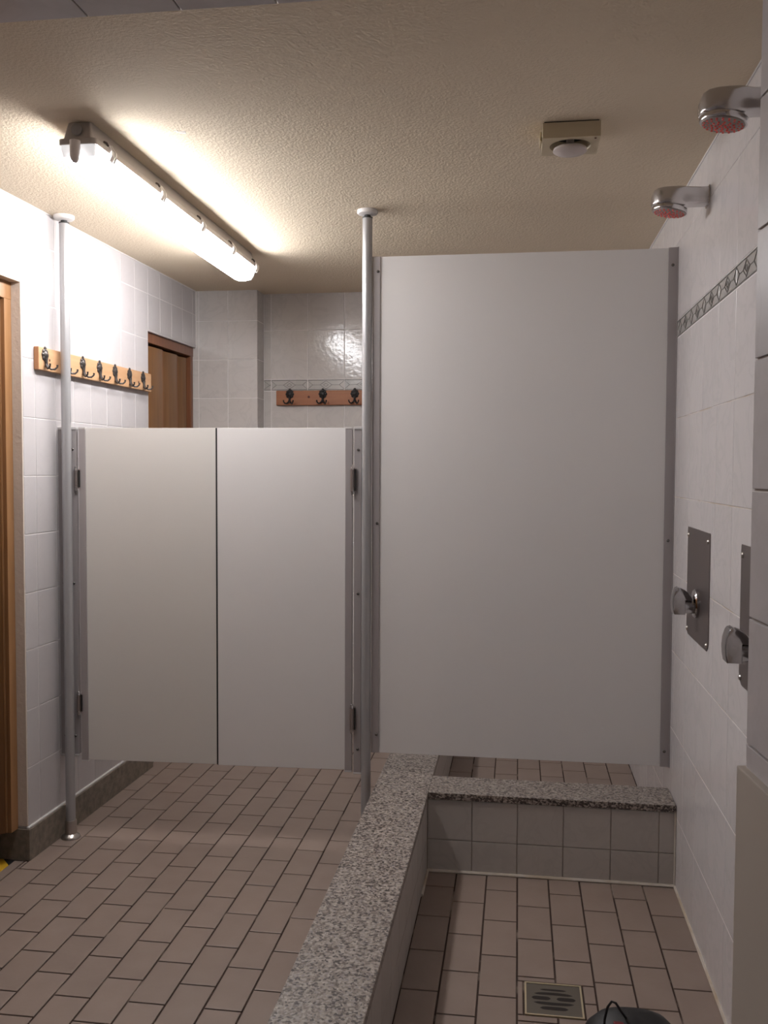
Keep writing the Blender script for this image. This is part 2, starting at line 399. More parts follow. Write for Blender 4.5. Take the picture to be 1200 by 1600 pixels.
# plaster reveals of the first opening
MB().box(-.20, -.002, D1b-3.16-.006, D1b-3.16+.0005, .129, D1z).box(-.20, -.002, D1a-3.16, D1b-3.16, D1z-.006, D1z+.001).obj('plaster_reveal', M['plaster'], W)
# pale reveal over the second opening
MB().box(-.20, -.002, D2a-3.16, D2b-3.16, D2z-.006, D2z+.001).obj('plaster_reveal', M['tile_left'], W)
# white beads where the tiles meet ceiling and corner
MB().tube([(.001, D1a-3.16, H-.001), (.001, D2b-3.16, H-.001)], .0035, 6).obj('sealant', M['white_cap'], W)
MB().tube([(.001, 4.905-3.16-.002, D2z+.01), (.001, 4.905-3.16-.002, H)], .0035, 6).obj('sealant', M['white_cap'], W)
# stone plinth with white bead
pl = MB().box(-TD, .010, D1b-3.16-.012, D2a-3.16, 0, .118, .002).box(-.20, -TD, D1b-3.16-.012, D1b-3.16, 0, .118)
P_ = pl.obj('baseboard_left', M['plinth'], None, (-1.790, 3.16, 0), -A)
tag(P_, 'brown grey stone plinth at the foot of the white tiled left wall', 'baseboard', kind='structure')
MB().box(-TD, .007, D1b-3.16-.008, D2a-3.16, .118, .127, .003).obj('sealant', M['white_cap'], P_)

# ------------------------------------------------------------------ back wall with pilaster
wb = MB().box(-2.0, 1.7, YB+RG, YB+.2, 0, H).box(-2.0, -1.405-RG, YP+RG, YB+.01, 0, H)
WB = wb.obj('wall_back', M['grout_white'])
tag(WB, 'marbled tile back wall with grey patterned border and a shallow projection beside it', 'wall', kind='structure')
zr = [0]+[2.263-.2085*k for k in range(10, -1, -1)]+[H]
fU, fV = (1, 0, 0), (0, 0, 1)          # faces -y
grid(WB, (0, YP, 0), fU, fV, [-1.83, -1.735, -1.57, -1.405], zr, M['tile_back'])
for j in range(len(zr)-1): tile(WB, (-1.405, 0, 0), (0, 1, 0), (0, 0, 1), (YP, zr[j], YB, zr[j+1]), M['tile_back'])
bx = [-1.405, -1.363]+[-1.363+.2065*k for k in range(1, 9)]+[.36, XR]
zb = [.0, .215, .495, .775, 1.055, 1.335, 1.615, 1.893]
grid(WB, (0, YB, 0), fU, fV, bx, zb, M['tile_back']); grid(WB, (0, YB, 0), fU, fV, bx, [1.957, 2.225, H], M['tile_back'])
# border tiles with raised diamonds
def motif_mesh(w_, h_=.062):
    mb = MB(); hw, hh = w_/2-.002, h_/2-.002
    def bar(p, q, t=.0016, hgt=.0018):
        p = Vector((*p, 0)); q = Vector((*q, 0)); d = (q-p).normalized(); n = Vector((-d.y, d.x, 0))*t; z = Vector((0, 0, hgt)); o = Vector((0, 0, -.001))
        mb.add([p-n+o, q-n+o, q+n+o, p+n+o, p-n*.5+z, q-n*.5+z, q+n*.5+z, p+n*.5+z], [(0, 1, 5, 4), (1, 2, 6, 5), (2, 3, 7, 6), (3, 0, 4, 7), (4, 5, 6, 7)])
    bar((-hw, hh-.003), (hw, hh-.003), .0025); bar((-hw, -hh+.003), (hw, -hh+.003), .0025)
    dd, dh = .034, .022
    if w_ > .12:
        for s_ in (1.0, .42):
            q = [(-dd*s_, 0), (0, dh*s_), (dd*s_, 0), (0, -dh*s_)]
            for a in range(4): bar(q[a], q[(a+1) % 4])
        for sg in (-1, 1):
            bar((sg*hw, dh), (sg*(hw-dd*.8), 0)); bar((sg*hw, -dh), (sg*(hw-dd*.8), 0)); bar((sg*dd, 0), (sg*(hw-dd*.8), 0), .0012)
    else:
        bar((-hw, dh), (hw, -dh*.2)); bar((-hw, -dh), (hw, dh*.2))
    return mb.mesh('border_motif', M['motif'])
_mm = {}
def border(parent, O, U, V, us, z0, z1):
    for a, b in zip(us[:-1], us[1:]):
        o = tile(parent, O, U, V, (a, z0, b, z1), M['border_glaze'], .006, .005, 'border_tile')
        if o is None: continue
        k = round(b-a, 3)
        if k not in _mm: _mm[k] = motif_mesh(b-a)
        c = bpy.data.objects.new('border_motif', _mm[k]); C.objects.link(c); c.parent = o
border(WB, (0, YB, 0), fU, fV, bx, 1.893, 1.957)

# ------------------------------------------------------------------ right wall (shower)
WR = MB().box(XR+RG, XR+.2, YJ, YB+.1, 0, H).obj('wall_right', M['grout_shower'])
tag(WR, 'pale marbled shower wall tiles with a grey diamond patterned border row', 'wall', kind='structure')
ys = [YJ]+[3.408-.2135*k for k in range(8, -1, -1)]+[3.408+.2135*k for k in range(1, 8)]+[YB]
us = [-y for y in ys][::-1]
rU, rV = (0, -1, 0), (0, 0, 1)         # u = -y, faces -x
zl = [0, .247, .527, .807, 1.087, 1.365, 1.645, 1.934]
grid(WR, (XR, 0, 0), rU, rV, us, zl, M['tile_shower'], .0028); grid(WR, (XR, 0, 0), rU, rV, us, [1.997, 2.275, H], M['tile_shower'], .0016, ch=.0006)
border(WR, (XR, 0, 0), rU, rV, us, 1.934, 1.997)
MB().tube([(XR-.001, YJ, .002), (XR-.001, 3.30, .002)], .006, 6).obj('sealant', M['sealant'], WR)

MB().tube([(XR-.001, YJ, H-.001), (XR-.001, YB, H-.001)], .0035, 6).obj('sealant', M['white_cap'], WR)

# ------------------------------------------------------------------ doorway wall the camera stands in
SP = math.tan(math.radians(5.4)); XJ, ZS = .381, 2.262
wf = MB().prism([(XJ+TD, YJ), (XJ+TD+SP*.5, YJ-.5), (1.7, YJ-.5), (1.7, YJ)], 'z', 0, H)
wf.box(-2.0, XJ+.06, YJ-.5, YJ, ZS+TD, H)
WF = wf.obj('wall_front', M['grout_jamb'])
tag(WF, 'tiled doorway jamb and lintel at the right and top edges of the picture', 'wall', kind='structure')
cj, sj = math.cos(math.radians(5.4)), math.sin(math.radians(5.4))
jz = [.150, .365, .58, .795, 1.005, 1.215, 1.427, 1.640, 1.848, 2.060, ZS]
grid(WF, (XJ, YJ, 0), (sj, -cj, 0), (0, 0, 1), [0, .2145, .429, .502], [0]+jz, M['tile_jamb'], .004, t=.006)
grid(WF, (0, 0, ZS), (1, 0, 0), (0, -1, 0), [-1.82+.0, -1.633, -1.46, -1.287, -1.114, -.941, -.767, -.595, -.421, -.248, -.075, .098, .271, XJ], [-YJ, -YJ+.215, -YJ+.43, -YJ+.5], M['tile_jamb'], .003)
# beige panel clad on the jamb
PB = MB().box(-.0, .022, -.5, .004, 0, .965, .003).obj('jamb_panel', M['beige_panel'], None, (XJ-.013, YJ, 0), math.radians(5.4))
tag(PB, 'plain beige panel fixed low on the tiled doorway jamb at the right edge', 'panel')
# the room behind the camera
rm = MB().box(-2.1, -1.95, -1.6, 1.2, 0, H).box(-2.1, 1.8, -1.7, -1.55, 0, H).box(1.6, 1.8, -1.6, YJ, 0, H)
tag(rm.obj('wall_rear', M['tile_jamb']), 'plain pale walls of the room behind the camera', 'wall', kind='structure')

# ------------------------------------------------------------------ wooden folding doors
def slat(parent, p, q, z0, z1, m, t=.012, rib=True):
    "an upright board between plan points p and q"
    p = Vector((*p, 0)); q = Vector((*q, 0)); d = (q-p); l_ = d.length; o = MB().box(-t/2, t/2, 0, l_, z0, z1, .003)
    if rib: o.lathe([(.007, z0+.003), (.007, z1-.003)], (0, 0, 0), 'z', 8)
    me = o.mesh('slat', m); ob = link('slat', me, None, parent); ob.location = p; ob.rotation_euler = (0, 0, math.atan2(-d.x, d.y)); return ob
def folding(name, label, y0, y1, zt, xin, sl, head_h, m, mj, jw, zbot=0.0):
    r = empty(name, (-1.790, 3.16, 0), -A)
    a, b = y0-3.16, y1-3.16
    MB().box(xin-.07, xin, a, b, zt-head_h, zt-.006, .002).obj('head_board', M['door_wood_light'] if name == 'door_1' else mj, r)
    MB().box(xin-.07, xin, a, a+jw, zbot, zt-head_h, .002).obj('jamb_board', mj, r)
    MB().box(xin-.07, xin, b-jw-.006, b-.006, zbot, zt-head_h, .002).obj('jamb_board', mj, r)
    for (p, q, mm) in sl: slat(r, (xin+p[0], p[1]-3.16), (xin+q[0], q[1]-3.16), zbot+.01, zt-head_h-.012, mm)
    MB().box(xin-.19, xin-.11, a, b, 0, zt).obj('recess_shade', M['black_gap'], r)  # black block, paints the shade behind the slats
    tag(r, label, 'door', kind='structure'); return r
s1 = []
y = 3.125
pr_ = (-.062, y)
for k in range(16):
    q = ((-.012 if k % 2 == 0 else -.062), y-.022-(k*.0)); 
    y = q[1]-(.03 if k >= 1 else 0); q = (q[0], y)
    s1.append((pr_, q, M['door_wood'])); pr_ = q
s1[0] = ((-.055, 3.118), (-.008, 3.096), M['door_wood_red'])
s1[1] = ((-.008, 3.096), (-.060, 3.060), M['door_wood'])
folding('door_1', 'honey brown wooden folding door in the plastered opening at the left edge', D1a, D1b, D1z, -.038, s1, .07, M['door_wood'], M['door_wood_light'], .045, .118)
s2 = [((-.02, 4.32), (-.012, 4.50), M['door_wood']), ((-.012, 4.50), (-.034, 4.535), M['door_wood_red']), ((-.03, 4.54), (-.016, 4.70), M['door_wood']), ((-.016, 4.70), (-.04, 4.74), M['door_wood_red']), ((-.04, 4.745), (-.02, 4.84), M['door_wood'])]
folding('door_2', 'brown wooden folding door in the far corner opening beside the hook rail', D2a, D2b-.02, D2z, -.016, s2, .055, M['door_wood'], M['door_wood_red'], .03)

# ------------------------------------------------------------------ granite topped shower kerb
K = MB().box(-.490, -.3175, YJ-.15, YB, 0, .267).box(-.33, XR, 3.3085, 3.475, 0, .267)
KB = K.obj('shower_curb', M['grout_jamb'])
tag(KB, 'low tiled kerb with speckled grey granite slabs around the shower', 'kerb', kind='structure')
cz = [0, .118, .266]
grid(KB, (-.3135, 0, 0), (0, 1, 0), (0, 0, 1), steps(YJ-.15, 3.304, *[3.304-.162*k for k in range(1, 12)][::-1]), cz, M['tile_curb'], .003, t=.004)
grid(KB, (-.3135, 0, 0), (0, 1, 0), (0, 0, 1), steps(3.475, YB, *[3.475+.162*k for k in range(1, 10)]), cz, M['tile_curb'], .003, t=.004)
grid(KB, (0, 3.3045, 0), (1, 0, 0), (0, 0, 1), [-.3135, -.152, .010, .172, .337, .502, XR], cz, M['tile_curb'], .003, t=.004)
grid(KB, (0, 3.479, 0), (-1, 0, 0), (0, 0, 1), [-XR, -.502, -.337, -.172, -.010, .152, .3135], cz, M['tile_curb'], .003, t=.004)
grid(KB, (-.494, 0, 0), (0, -1, 0), (0, 0, 1), [-YB+.162*k for k in range(0, 22)], cz, M['tile_curb'], .003, t=.004)
g1 = MB().box(-.512, -.3105, YJ-.16, YB-.002, .267, .292, .0025).obj('granite_slab', M['granite'], KB)
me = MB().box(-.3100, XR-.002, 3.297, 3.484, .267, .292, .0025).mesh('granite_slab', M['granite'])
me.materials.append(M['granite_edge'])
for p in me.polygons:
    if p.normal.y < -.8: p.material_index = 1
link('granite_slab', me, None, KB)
MB().tube([(-.312, 3.302, .003), (XR-.002, 3.302, .003)], .006, 6).tube([(-.311, 3.1, .002), (-.311, 3.302, .003)], .005, 6).obj('sealant', M['sealant'], KB)
MB().tube([(XR-.003, 3.302, 0), (XR-.003, 3.302, .27)], .004, 6).obj('sealant', M['sealant'], KB)

# ------------------------------------------------------------------ saloon doors, filler panels, partition
def screw_mesh():
    return MB().lathe([(.0045, 0), (.0045, .001), (.003, .0028), (.0005, .0034)], (0, 0, 0), 'z', 10).mesh('screw', M['steel'])
SCREW = screw_mesh(); SCREW_D = SCREW.copy(); SCREW_D.materials.clear(); SCREW_D.materials.append(M['screw_steel'])
def screw(parent, x, y, z, face='-y', s_=1.25):
    o = bpy.data.objects.new('screw', SCREW_D if face == '-y' else SCREW); C.objects.link(o); o.parent = parent; o.location = (x, y, z); o.scale = (s_,)*3
    o.rotation_euler = (PI/2, 0, 0) if face == '-y' else (0, -PI/2, 0)
    return o
def hinge(parent, x, y, z0, z1):
    h = MB().box(x-.011, x+.012, -.0012, .0008, z0+.006, z1-.006).lathe([(.0062, z0+.006), (.0062, z1-.006)], (x-.003, y, 0), 'z', 14).obj('hinge', M['hinge'], parent)
    MB().lathe([(.002, z0-.006), (.006, z0-.003), (.0055, z0+.003), (.0072, z0+.006), (.0072, z0+.012)], (x-.003, y, 0), 'z', 14).obj('hinge_pin_cap', M['chrome_satin'], h)
    MB().lathe([(.0072, z1-.012), (.0072, z1-.006), (.0055, z1-.003), (.006, z1+.003), (.002, z1+.006)], (x-.003, y, 0), 'z', 14).obj('hinge_pin_cap', M['chrome_satin'], h)
    MB().box(x+.006, x+.012, -.0045, -.0012, z0+.010, z1-.010).obj('hinge_leaf', M['black_gap'], h)
# plane of the doors: from (-1.79, 3.415) to (-.575, 3.465)
ROT = math.atan((3.465-3.415)/(1.79-.575))
DO = Vector((-1.79, 3.415, 0))
def dx(x): return (x+1.79)/math.cos(ROT)      # world x to distance along the plane
ZT = 1.618
def panel_frame(name, label, cat, group=None):
    r = empty(name, DO, ROT); tag(r, label, cat, group); return r
# left filler
a, b = dx(-1.784), dx(-1.7115)
r = panel_frame('filler_panel', 'narrow grey aluminium filler strip between white tiled wall and left door leaf', 'panel')
MB().box(a, b, .004, .024, .325, ZT-.004, .001).obj('aluminium_profile', M['alu'], r)
MB().box(a-.001, b+.002, .001, .027, ZT-.008, ZT+.002, .0015).obj('end_cap', M['alu_light'], r)
MB().box(a-.001, b+.002, .001, .027, .318, .326, .0015).obj('end_cap', M['alu_light'], r)
for z in (1.533, 1.007, .400): screw(r, a+.018, .004, z); screw(r, a+.058, .004, z)
# left leaf
a, b = dx(-1.701), dx(-1.1525)
def leaf(label, a, b, side, zb, zt, hx, hz):
    r = panel_frame('door_leaf', label, 'door', 'saloon door leaves')
    pw = .027
    e0, e1 = (a, a+pw) if side < 0 else (b-pw, b)
    p0, p1 = (a+pw-.002, b) if side < 0 else (a, b-pw+.002)
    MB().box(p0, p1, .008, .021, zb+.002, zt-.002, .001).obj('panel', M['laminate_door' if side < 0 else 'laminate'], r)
    MB().box(e0, e1, .003, .026, zb, zt-.003, .0012).obj('edge_profile', M['alu'], r)
    MB().box(e0-.0005, e1+.0005, .002, .027, zt-.007, zt+.001, .0012).obj('profile_cap', M['alu_light'], r)
    MB().box(e0-.0005, e1+.0005, .002, .027, zb-.006, zb+.001, .0012).obj('profile_cap', M['alu_light'], r)
    q = p1 if side < 0 else p0
    MB().box(q-.0016 if side < 0 else q-.0012, q+.0012 if side < 0 else q+.0016, .0074, .0216, zb+.002, zt-.002).obj('seam_shade', M['rubber'], r)  # added black strip, paints the shade of the seam between the leaves
    for z0, z1 in hz: hinge(r, hx, -.003, z0, z1)
    return r
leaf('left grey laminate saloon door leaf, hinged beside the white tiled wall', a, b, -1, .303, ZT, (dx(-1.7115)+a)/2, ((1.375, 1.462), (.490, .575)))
leaf('right grey laminate saloon door leaf, hinged beside the middle pole', dx(-1.1495), dx(-.6225), 1, .300, ZT, (dx(-.6225)+dx(-.6155))/2, ((1.368, 1.470), (.452, .556)))
# right filler
a, b = dx(-.6155), dx(-.5875)
r = panel_frame('filler_panel', 'narrow grey aluminium filler strip between right door leaf and middle pole', 'panel')
MB().box(a, b, .004, .024, .292, ZT-.004, .001).obj('aluminium_profile', M['alu'], r)
MB().box(a-.001, b+.001, .001, .027, ZT-.008, ZT+.002, .0015).obj('end_cap', M['alu_light'], r)
MB().box(a-.001, b+.001, .001, .027, .288, .294, .0015).obj('end_cap', M['alu_light'], r)
for z in (1.533, .985, .385): screw(r, a+.016, .004, z)
# tall partition
YQ = 3.470
r = empty('shower_partition', (0, YQ, 0)); tag(r, 'tall light grey laminate shower partition between middle pole and marbled wall', 'partition')
MB().box(-.520, .530, .006, .019, .374, 2.256, .001).obj('panel', M['laminate'], r)
MB().box(-.548, -.519, .001, .024, .374, 2.256, .0012).obj('edge_profile', M['alu'], r)
MB().box(.526, XR-.001, .001, .024, .372, 2.258, .0012).box(XR-.003, XR-.0005, -.006, .030, .372, 2.258).obj('edge_profile', M['alu'], r)
for z in (2.200, 1.255, .445): screw(r, -.5275, .001, z)
for z in (2.195, 1.205, .430): screw(r, .541, .001, z)
# poles
def pole(label, x, y, foot):
    r = empty('support_pole', (x, y, 0)); tag(r, label, 'pole', 'floor to ceiling poles')
    MB().lathe([(.0185, .05 if foot else 0.0), (.0185, H-.026)], (0, 0, 0), 'z', 28).obj('pole', M['pole'], r)
    MB().lathe([(.0195, H-.030), (.0195, H-.026), (.012, H-.024), (.012, H-.012)], (0, 0, 0), 'z', 24).obj('seal', M['rubber'], r)
    MB().lathe([(.020, H-.018), (.036, H-.014), (.039, H-.009), (.039, H)], (0, 0, 0), 'z', 28).obj('ceiling_flange', M['white_cap'], r)
    MB().lathe([(.038, 0), (.038, .004), (.034, .010), (.023, .018), (.0225, .022), (.0225, .068), (.0205, .072)], (0, 0, 0), 'z', 28).obj('floor_flange', M['steel'], r)
    return r
pole('grey pole beside white tiled wall, standing on a steel foot on the floor', -1.7365, 3.394, True)
pole('grey pole between right door leaf and tall partition, foot hidden by granite', -.5678, 3.470, True)

# ------------------------------------------------------------------ fluorescent lamp
LX, LY0, LY1 = -1.227, 2.475, 4.095
r = empty('ceiling_lamp', (LX, 0, H)); tag(r, 'lit fluorescent batten lamp with grey housing on the ceiling', 'lamp')
def ring(hw, z, y0, y1, c): # rounded rectangle in plan
    pts = []
    for (cx, cyy, a0) in ((hw-c, y1-c, 0), (-hw+c, y1-c, 90), (-hw+c, y0+c, 180), (hw-c, y0+c, 270)):
        for k in range(5):
            a = math.radians(a0+k*22.5); pts.append((cx+c*math.cos(a), cyy+c*math.sin(a), z))
    return pts
MB().loft([ring(.034, -.001, LY0+.018, LY1-.018, .006), ring(.036, -.010, LY0+.014, LY1-.014, .008), ring(.044, -.048, LY0+.004, LY1-.004, .012), ring(.056, -.050, LY0, LY1, .014), ring(.056, -.066, LY0, LY1, .014), ring(.050, -.066, LY0+.006, LY1-.006, .012)], True).obj('housing', M['lamp_body'], r, sharp=25)
MB().loft([ring(.0515, -.064, LY0+.020, LY1-.028, .010), ring(.0505, -.078, LY0+.021, LY1-.028, .010), ring(.046, -.100, LY0+.023, LY1-.030, .010), ring(.037, -.120, LY0+.028, LY1-.036, .010), ring(.018, -.128, LY0+.034, LY1-.042, .010)], True).obj('diffuser', M['diffuser'], r)
MB().loft([ring(.051, -.064, LY0+.005, LY0+.020, .006), ring(.050, -.078, LY0+.006, LY0+.021, .006), ring(.045, -.098, LY0+.010, LY0+.023, .005)], True).obj('diffuser_end', M['diffuser_end'], r)
MB().loft([ring(.051, -.064, LY1-.028, LY1-.005, .008), ring(.048, -.085, LY1-.028, LY1-.007, .008), ring(.043, -.105, LY1-.030, LY1-.012, .008), ring(.032, -.122, LY1-.036, LY1-.018, .006)], True).obj('diffuser_end', M['diffuser_end'], r)
MB().lathe([(.0145, -.060), (.0145, -.098), (.0125, -.112), (.007, -.119), (.001, -.121)], (.0, LY0-.008, 0), 'z', 16).obj('cable_gland', M['lamp_gland'], r)
MB().lathe([(.016, LY0+.004), (.016, LY0-.0), (.012, LY0-.002)], (.0, 0, -.026), 'y', 16).obj('grommet', M['lamp_grommet'], r)
for yy in (2.580, 2.965, 3.360, 3.735, 4.070):
    for sg in (-1, 1):
        q = MB()
        for w0, w1, e in ((-.015, -.005, .0035), (-.004, .007, .002), (.008, .018, .0045)):
            q.prism([(sg*.040, -.034), (sg*(.046+e), -.034), (sg*(.054+e), -.048), (sg*(.060+e), -.056), (sg*(.060+e), -.070), (sg*(.052+e), -.086), (sg*.048, -.086), (sg*.055, -.066), (sg*.050, -.050)], 'y', yy+w0, yy+w1)
        tag(q.obj('clip', M['clip'], r), kind='stuff')
        MB().tube([(sg*.046, yy-.030, -.036), (sg*.051, yy-.022, -.038), (sg*.055, yy-.018, -.046)], .0032, 6).obj('clip_wire', M['clip_dark'], r)

# ------------------------------------------------------------------ ceiling vent
r = empty('ceiling_vent', (.137, 2.735, H)); tag(r, 'square cream ceiling vent with round pale disc valve', 'vent')
hx, hy = .079, .074
bm = bmesh.new()
n = 32; zb_ = -.046
outer = []; inner = []; topv = []
for k in range(n):
    a = 2*PI*k/n; c_, s_ = math.cos(a), math.sin(a); q = max(abs(c_), abs(s_)); outer.append(bm.verts.new((hx*c_/q, hy*s_/q, zb_))); inner.append(bm.verts.new((.058*c_, .058*s_, zb_))); topv.append(bm.verts.new((hx*c_/q, hy*s_/q, -.004)))
rim2 = [bm.verts.new((.050*math.cos(2*PI*k/n), .050*math.sin(2*PI*k/n), -.018)) for k in range(n)]
for k in range(n):
    j = (k+1) % n
    bm.faces.new((outer[k], outer[j], inner[j], inner[k])); bm.faces.new((outer[j], outer[k], topv[k], topv[j])); bm.faces.new((inner[k], inner[j], rim2[j], rim2[k]))
bm.faces.new(topv); bmesh.ops.recalc_face_normals(bm, faces=bm.faces[:])
me = bpy.data.meshes.new('vent_box'); bm.to_mesh(me); bm.free(); link('vent_box', me, M['vent'], r)
MB().box(-hx+.004, hx-.004, -hy+.004, hy-.004, -.004, 0).obj('gap_shade', M['black_gap'], r)  # black slab paints the shade in the gap under the ceiling
MB().lathe([(.050, -.017), (.050, -.0175)], (0, 0, 0), 'z', 24).obj('duct_mouth', M['black_gap'], r)
MB().lathe([(.010, -.018), (.012, -.045), (.040, -.050), (.047, -.054), (.048, -.060), (.040, -.065), (.020, -.067), (.001, -.067)], (0, 0, 0), 'z', 32).obj('disc_valve', M['vent_disc'], r)
MB().box(-hx-.008, -hx-.002, -.030, .028, -.038, -.012, .002).box(-hx-.004, -hx, -.01, .01, -.03, -.02).obj('latch', M['vent'], r)
MB().lathe([(.003, -.0475), (.003, -.046)], (.066, -.060, 0), 'z', 10).obj('screw', M['knot'], r)

# round lamp added in the unseen room behind the camera, for cool fill
r = empty('added_fill_lamp', (-.35, -.55, H)); tag(r, 'round ceiling lamp added for cool fill in the unseen room behind the camera', 'lamp')
MB().lathe([(.16, 0), (.16, -.03)], (0, 0, 0), 'z', 32).obj('fill_lamp_base', M['lamp_body'], r)
MB().lathe([(.15, -.03), (.145, -.06), (.10, -.085), (.01, -.09)], (0, 0, 0), 'z', 32).obj('fill_lamp_glass', M['fill_glass'], r)

# ------------------------------------------------------------------ shower heads
def shower_head():
    r = empty('wall_shower')
    def sec(x, hw, zt, zb, c):
        pts = []
        for (cy_, cz_, a0) in ((hw-c, zt-c, 0), (-hw+c, zt-c, 90), (-hw+c, zb+c, 180), (hw-c, zb+c, 270)):
            for k in range(4):
                a = math.radians(a0+k*30); pts.append((x, cy_+c*math.cos(a), cz_+c*math.sin(a)))
        return pts
    rings = [sec(0, .026, .028, -.024, .009), sec(-.030, .0265, .028, -.024, .009), sec(-.055, .029, .028, -.023, .009), sec(-.070, .038, .0275, -.027, .010), sec(-.085, .046, .027, -.0315, .011), sec(-.110, .0505, .026, -.031, .012), sec(-.134, .0485, .0255, -.030, .012), sec(-.151, .039, .0245, -.027, .010), sec(-.161, .027, .021, -.024, .009), sec(-.1655, .018, .008, -.021, .007)]
    MB().loft(rings, True).obj('arm', M['chrome_satin'], r, sharp=50)
    MB().box(-.004, 0, -.028, .028, -.027, .031, .002).obj('wall_plate', M['chrome'], r)
    hd = MB().lathe([(.044, .006), (.0525, .002), (.0535, -.006), (.0515, -.010), (.0475, -.0105)], (0, 0, 0), 'z', 36).obj('spray_rim', M['chrome'], r)
    hd.location = (-.112, 0, -.032); hd.rotation_euler = (0, math.radians(9), 0)
    MB().lathe([(.0475, -.0100), (.0470, -.0125), (.024, -.0150), (.001, -.0155)], (0, 0, 0), 'z', 36).obj('spray_face', M['nozzle_face'], hd)
    mb = MB()
    for (rr, nn) in ((.007, 5), (.016, 8), (.025, 12), (.034, 16), (.042, 20)):
        for k in range(nn):
            a = 2*PI*k/nn+rr*40; mb.lathe([(.0030, -.0112 if rr > .035 else -.0126), (.0024, -.0150 if rr > .03 else -.0178)], (rr*math.cos(a), rr*math.sin(a), 0), 'z', 6)
    tag(mb.obj('spray_nozzles', M['nozzle'], hd), 'red rubber nozzles', kind='stuff')
    return r
sh = shower_head(); sh.location = (XR, 2.95, 2.284); tag(sh, 'chrome shower head with red nozzles, farther one nearer the partition', 'shower head', 'shower heads on the marbled wall')
s2_ = copy_tree(sh); s2_.location = (XR, 2.20, 2.276); tag(s2_, 'larger looking near chrome shower head with red nozzles at upper right edge', 'shower head')

# ------------------------------------------------------------------ shower valves
def valve():
    r = empty('shower_valve')
    w2, hh, c = .1775, .176, .028
    o = [(-w2, -hh+c*1.0), (-w2+c*.4, -hh+c*.35), (-w2+c, -hh), (w2-c, -hh), (w2-c*.4, -hh+c*.35), (w2, -hh+c), (w2, hh-.004), (w2-.004, hh), (-w2+.004, hh), (-w2, hh-.004)]
    MB().prism(o, 'x', -.0025, 0).obj('steel_plate', M['plate'], r)
    for sy_ in (-1, 1):
        for sz in (-1, 1): screw(r, -.0025, sy_*(w2-.020), sz*(hh-.022)-.004, '-x', 1.7)
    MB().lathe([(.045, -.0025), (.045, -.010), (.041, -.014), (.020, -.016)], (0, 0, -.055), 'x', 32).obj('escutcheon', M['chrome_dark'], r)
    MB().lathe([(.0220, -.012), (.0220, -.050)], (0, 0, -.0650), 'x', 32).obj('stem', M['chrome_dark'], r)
    pts = [(-.040, -.034), (-.073, -.034), (-.076, -.031), (-.079, -.015), (-.080, .005), (-.078, .025), (-.073, .042), (-.069, .048), (-.062, .0505), (-.054, .049), (-.042, .043), (-.031, .034), (-.022, .021), (-.019, .014), (-.021, .012), (-.030, .0125), (-.0405, .013), (-.0412, .010), (-.0415, -.01)]
    cx_, cz_ = -.055, .008
    rings = [[(cx_+(x-cx_)*f, y_, cz_+(z-cz_)*f) for x, z in pts] for y_, f in ((-.0235, .90), (-.0225, .955), (-.0195, .99), (-.016, 1.0), (.016, 1.0), (.0195, .99), (.0225, .955), (.0235, .90))]
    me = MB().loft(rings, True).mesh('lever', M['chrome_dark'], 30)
    k = link('lever', me, None, r); k.location = (0, 0, -.055)
    MB().lathe([(.0035, 0), (.0035, .001)], (-.052, 0, .0402-.0), 'z', 10).obj('temperature_mark', M['rubber'], k)
    return r
v1 = valve(); v1.location = (XR, 2.992, 1.099); tag(v1, 'chrome lever shower valve on satin steel plate, fully visible farther one', 'shower valve', 'shower valves on the marbled wall')
v2 = copy_tree(v1); v2.location = (XR, 2.252, 1.099); tag(v2, 'near chrome lever shower valve, steel plate cut off by the doorway jamb', 'shower valve')

# ------------------------------------------------------------------ floor drain
r = empty('floor_drain', (.112, 2.535, 0), 0.0); tag(r, 'square floor drain grate with slots in a pale brass frame', 'drain')
a, b = .079, .080
MB().box(-a, a, -b, -b+.005, -.004, .001).box(-a, a, b-.005, b, -.004, .001).box(-a, -a+.005, -b+.004, b-.004, -.004, .001).box(a-.005, a, -b+.004, b-.004, -.004, .001).obj('frame', M['drain_frame'], r)
MB().box(-a+.005, a-.005, -b+.005, b-.005, -.004, -.0008).obj('grate', M['drain'], r)
g = [c for c in r.children if c.name.startswith('grate')][0]
def lens(cx, cyy, l_, hw, bend=0.0):
    up_, dn = [], []
    for k in range(11):
        t = -1+2*k/10; x = cx+l_*t; yy = cyy+bend*(1-t*t); wv = 1.35*hw*math.sqrt(max(0, 1-t**4))+.0003
        up_.append((x, yy+wv)); dn.append((x, yy-wv))
    MB().prism(up_+dn[::-1], 'z', -.0012, -.0004).obj('slot', M['slot'], g)
lens(0, .048, .036, .0028); lens(0, .026, .052, .0042, .003); lens(-.034, .005, .026, .0060); lens(.034, .005, .026, .0060)
lens(0, -.017, .054, .0045, -.003); lens(0, -.042, .038, .0055)

